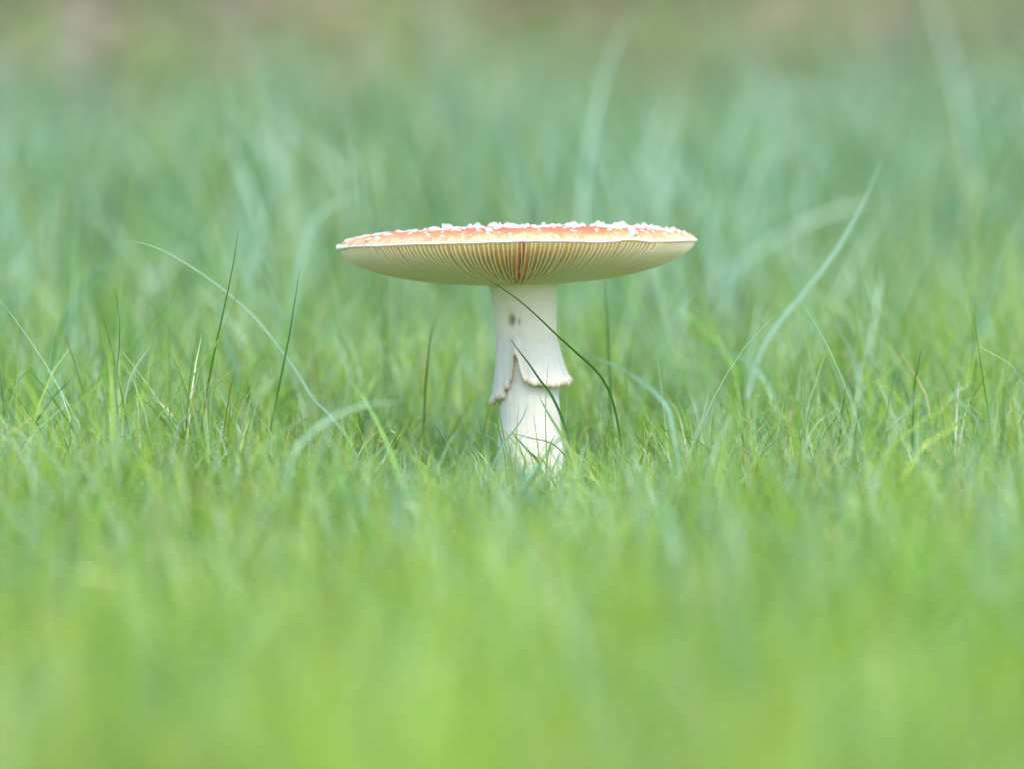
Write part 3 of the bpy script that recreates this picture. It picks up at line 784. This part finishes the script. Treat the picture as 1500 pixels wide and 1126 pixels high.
hb([(592, 180), (610, 210), (627, 260), (645, 320), (655, 420)], 3.0, 3.0, 10, (0.05, 0.14, 0.06), 'dark blurred arching blade behind the cap top')
hb([(397, 255), (390, 300), (380, 350), (368, 410), (360, 480)], 2.85, 2.85, 13, TEAL_SHEEN, 'broad bluish blurred blade behind the dark upright ones', mat=M_TALL)
hb([(530, 280), (490, 300), (462, 325), (445, 370), (430, 430)], 2.8, 2.8, 10, TEAL_SHEEN, 'bluish blurred blade bent towards the cap from behind', mat=M_TALL)
hb([(540, 420), (500, 460), (470, 500), (440, 560), (420, 620)], 2.62, 2.62, 10, (0.13, 0.26, 0.13), 'soft bluish blade leaning in under the cap edge', mat=M_TALL)
hb([(1330, -40), (1350, 40), (1375, 130), (1398, 215), (1420, 300), (1445, 400)], 3.1, 3.1, 20, (0.20, 0.27, 0.13), 'tall broad pale blade towering in the meadow grass', mat=M_TALL)
hb([(1122, 95), (1100, 140), (1075, 190), (1058, 240), (1045, 310), (1040, 400)], 3.5, 3.5, 22, TEAL_SHEEN, 'broad bluish blade leaning in the distant meadow grass', mat=M_TALL)
hb([(1148, 105), (1140, 150), (1132, 205), (1126, 270), (1120, 380)], 3.5, 3.5, 22, TEAL_SHEEN, 'broad bluish upright blade in the distant meadow grass', mat=M_TALL)
hb([(1215, 195), (1200, 230), (1188, 265), (1178, 310), (1170, 400)], 3.4, 3.4, 26, (0.22, 0.33, 0.24), 'broad pale glinting blade in the distant meadow grass', mat=M_TALL)  # the glint is only a paler blade colour
hb([(845, 110), (862, 160), (872, 215), (870, 270), (862, 340), (860, 420)], 3.4, 3.4, 24, TEAL_SHEEN, 'broad bluish curved blade rising over the cap from afar', mat=M_TALL)
hb([(1480, 180), (1460, 240), (1440, 300), (1425, 380)], 3.0, 3.0, 12, (0.10, 0.2, 0.06), 'blurred green blade leaning in behind the dark upright stalk')
hb([(795, 402), (850, 425), (905, 455), (950, 485), (1000, 530), (1040, 600)], 1.55, 1.60, 8, (0.22, 0.36, 0.26), 'soft bluish blade reaching in front of the cap underside from the lawn')
hb([(590, 588), (540, 592), (495, 607), (455, 635), (425, 680)], 2.10, 2.14, 8, (0.18, 0.32, 0.22), 'soft bluish blade arching over low in front of the turf')

# ------------------------------------------------------------------ dry scraps lying in the turf
def dry_leaf(u, v, z, size, color, label, rot):
    y = 2.0; up = z
    for _ in range(30):                       # lies in the turf, 'up' above the soil
        x = (u - 750) * y / FPX
        y = 0.5 * y + 0.5 * (CAM_Z - float(terrain(x, y)) - up) * FPX / (v - HROW)
    x = (u - 750) * y / FPX; z = float(terrain(x, y)) + up
    pts = np.array([[-1, 0, 0], [-0.6, 0.12, 0.08], [0, 0.2, 0.15], [0.6, 0.13, 0.05], [1, 0, 0.2], [0.6, -0.12, 0.05], [0, -0.2, 0.15], [-0.6, -0.14, 0.08], [-0.6, 0, 0], [0, 0, 0.02], [0.6, 0, -0.02]])
    F = np.array([(8, 9, 2, 1), (9, 10, 3, 2), (7, 6, 9, 8), (6, 5, 10, 9)])
    F3 = [(0, 8, 1), (0, 7, 8), (10, 4, 3), (10, 5, 4)]
    tri = [(a, b, c) for (a, b, c, d) in F] + [(a, c, d) for (a, b, c, d) in F] + F3
    c = np.repeat(np.array(color)[None], 11, 0) * rng.uniform(0.85, 1.15, (11, 1))
    o = link('dry_leaf', mesh_np('dry_leaf', pts * size, np.array(tri), M_LITTER, c))
    o.location = (x, y, z); o.rotation_euler = rot
    tag(o, label, 'leaf', 'dry leaf scraps caught in the grass')
dry_leaf(150, 850, 0.030, 0.010, (0.37, 0.38, 0.17), 'pale straw coloured leaf scrap lying in the turf by itself', (0.9, 0.3, 0.5))
dry_leaf(800, 812, 0.032, 0.011, (0.37, 0.38, 0.17), 'yellowish leaf scrap in the turf in front of the mushroom', (1.0, -0.2, 2.0))
dry_leaf(610, 742, 0.024, 0.006, (0.37, 0.38, 0.17), 'small buff leaf scrap in the turf before the stem', (0.9, 0.2, 0.2))
dry_leaf(1225, 790, 0.032, 0.011, (0.37, 0.38, 0.17), 'buff leaf scrap in the turf beyond the whitish sheath', (0.8, 0.4, 1.1))
dry_leaf(557, 646, 0.026, 0.0022, (0.60, 0.42, 0.24), 'tiny tan leaf crumb hanging among blades beside the mushroom', (1.2, 0.1, 1.2))
dry_leaf(575, 632, 0.029, 0.0018, (0.62, 0.50, 0.26), 'tiny yellow tan leaf crumb next to the tan one', (1.0, 0.6, 0.4))
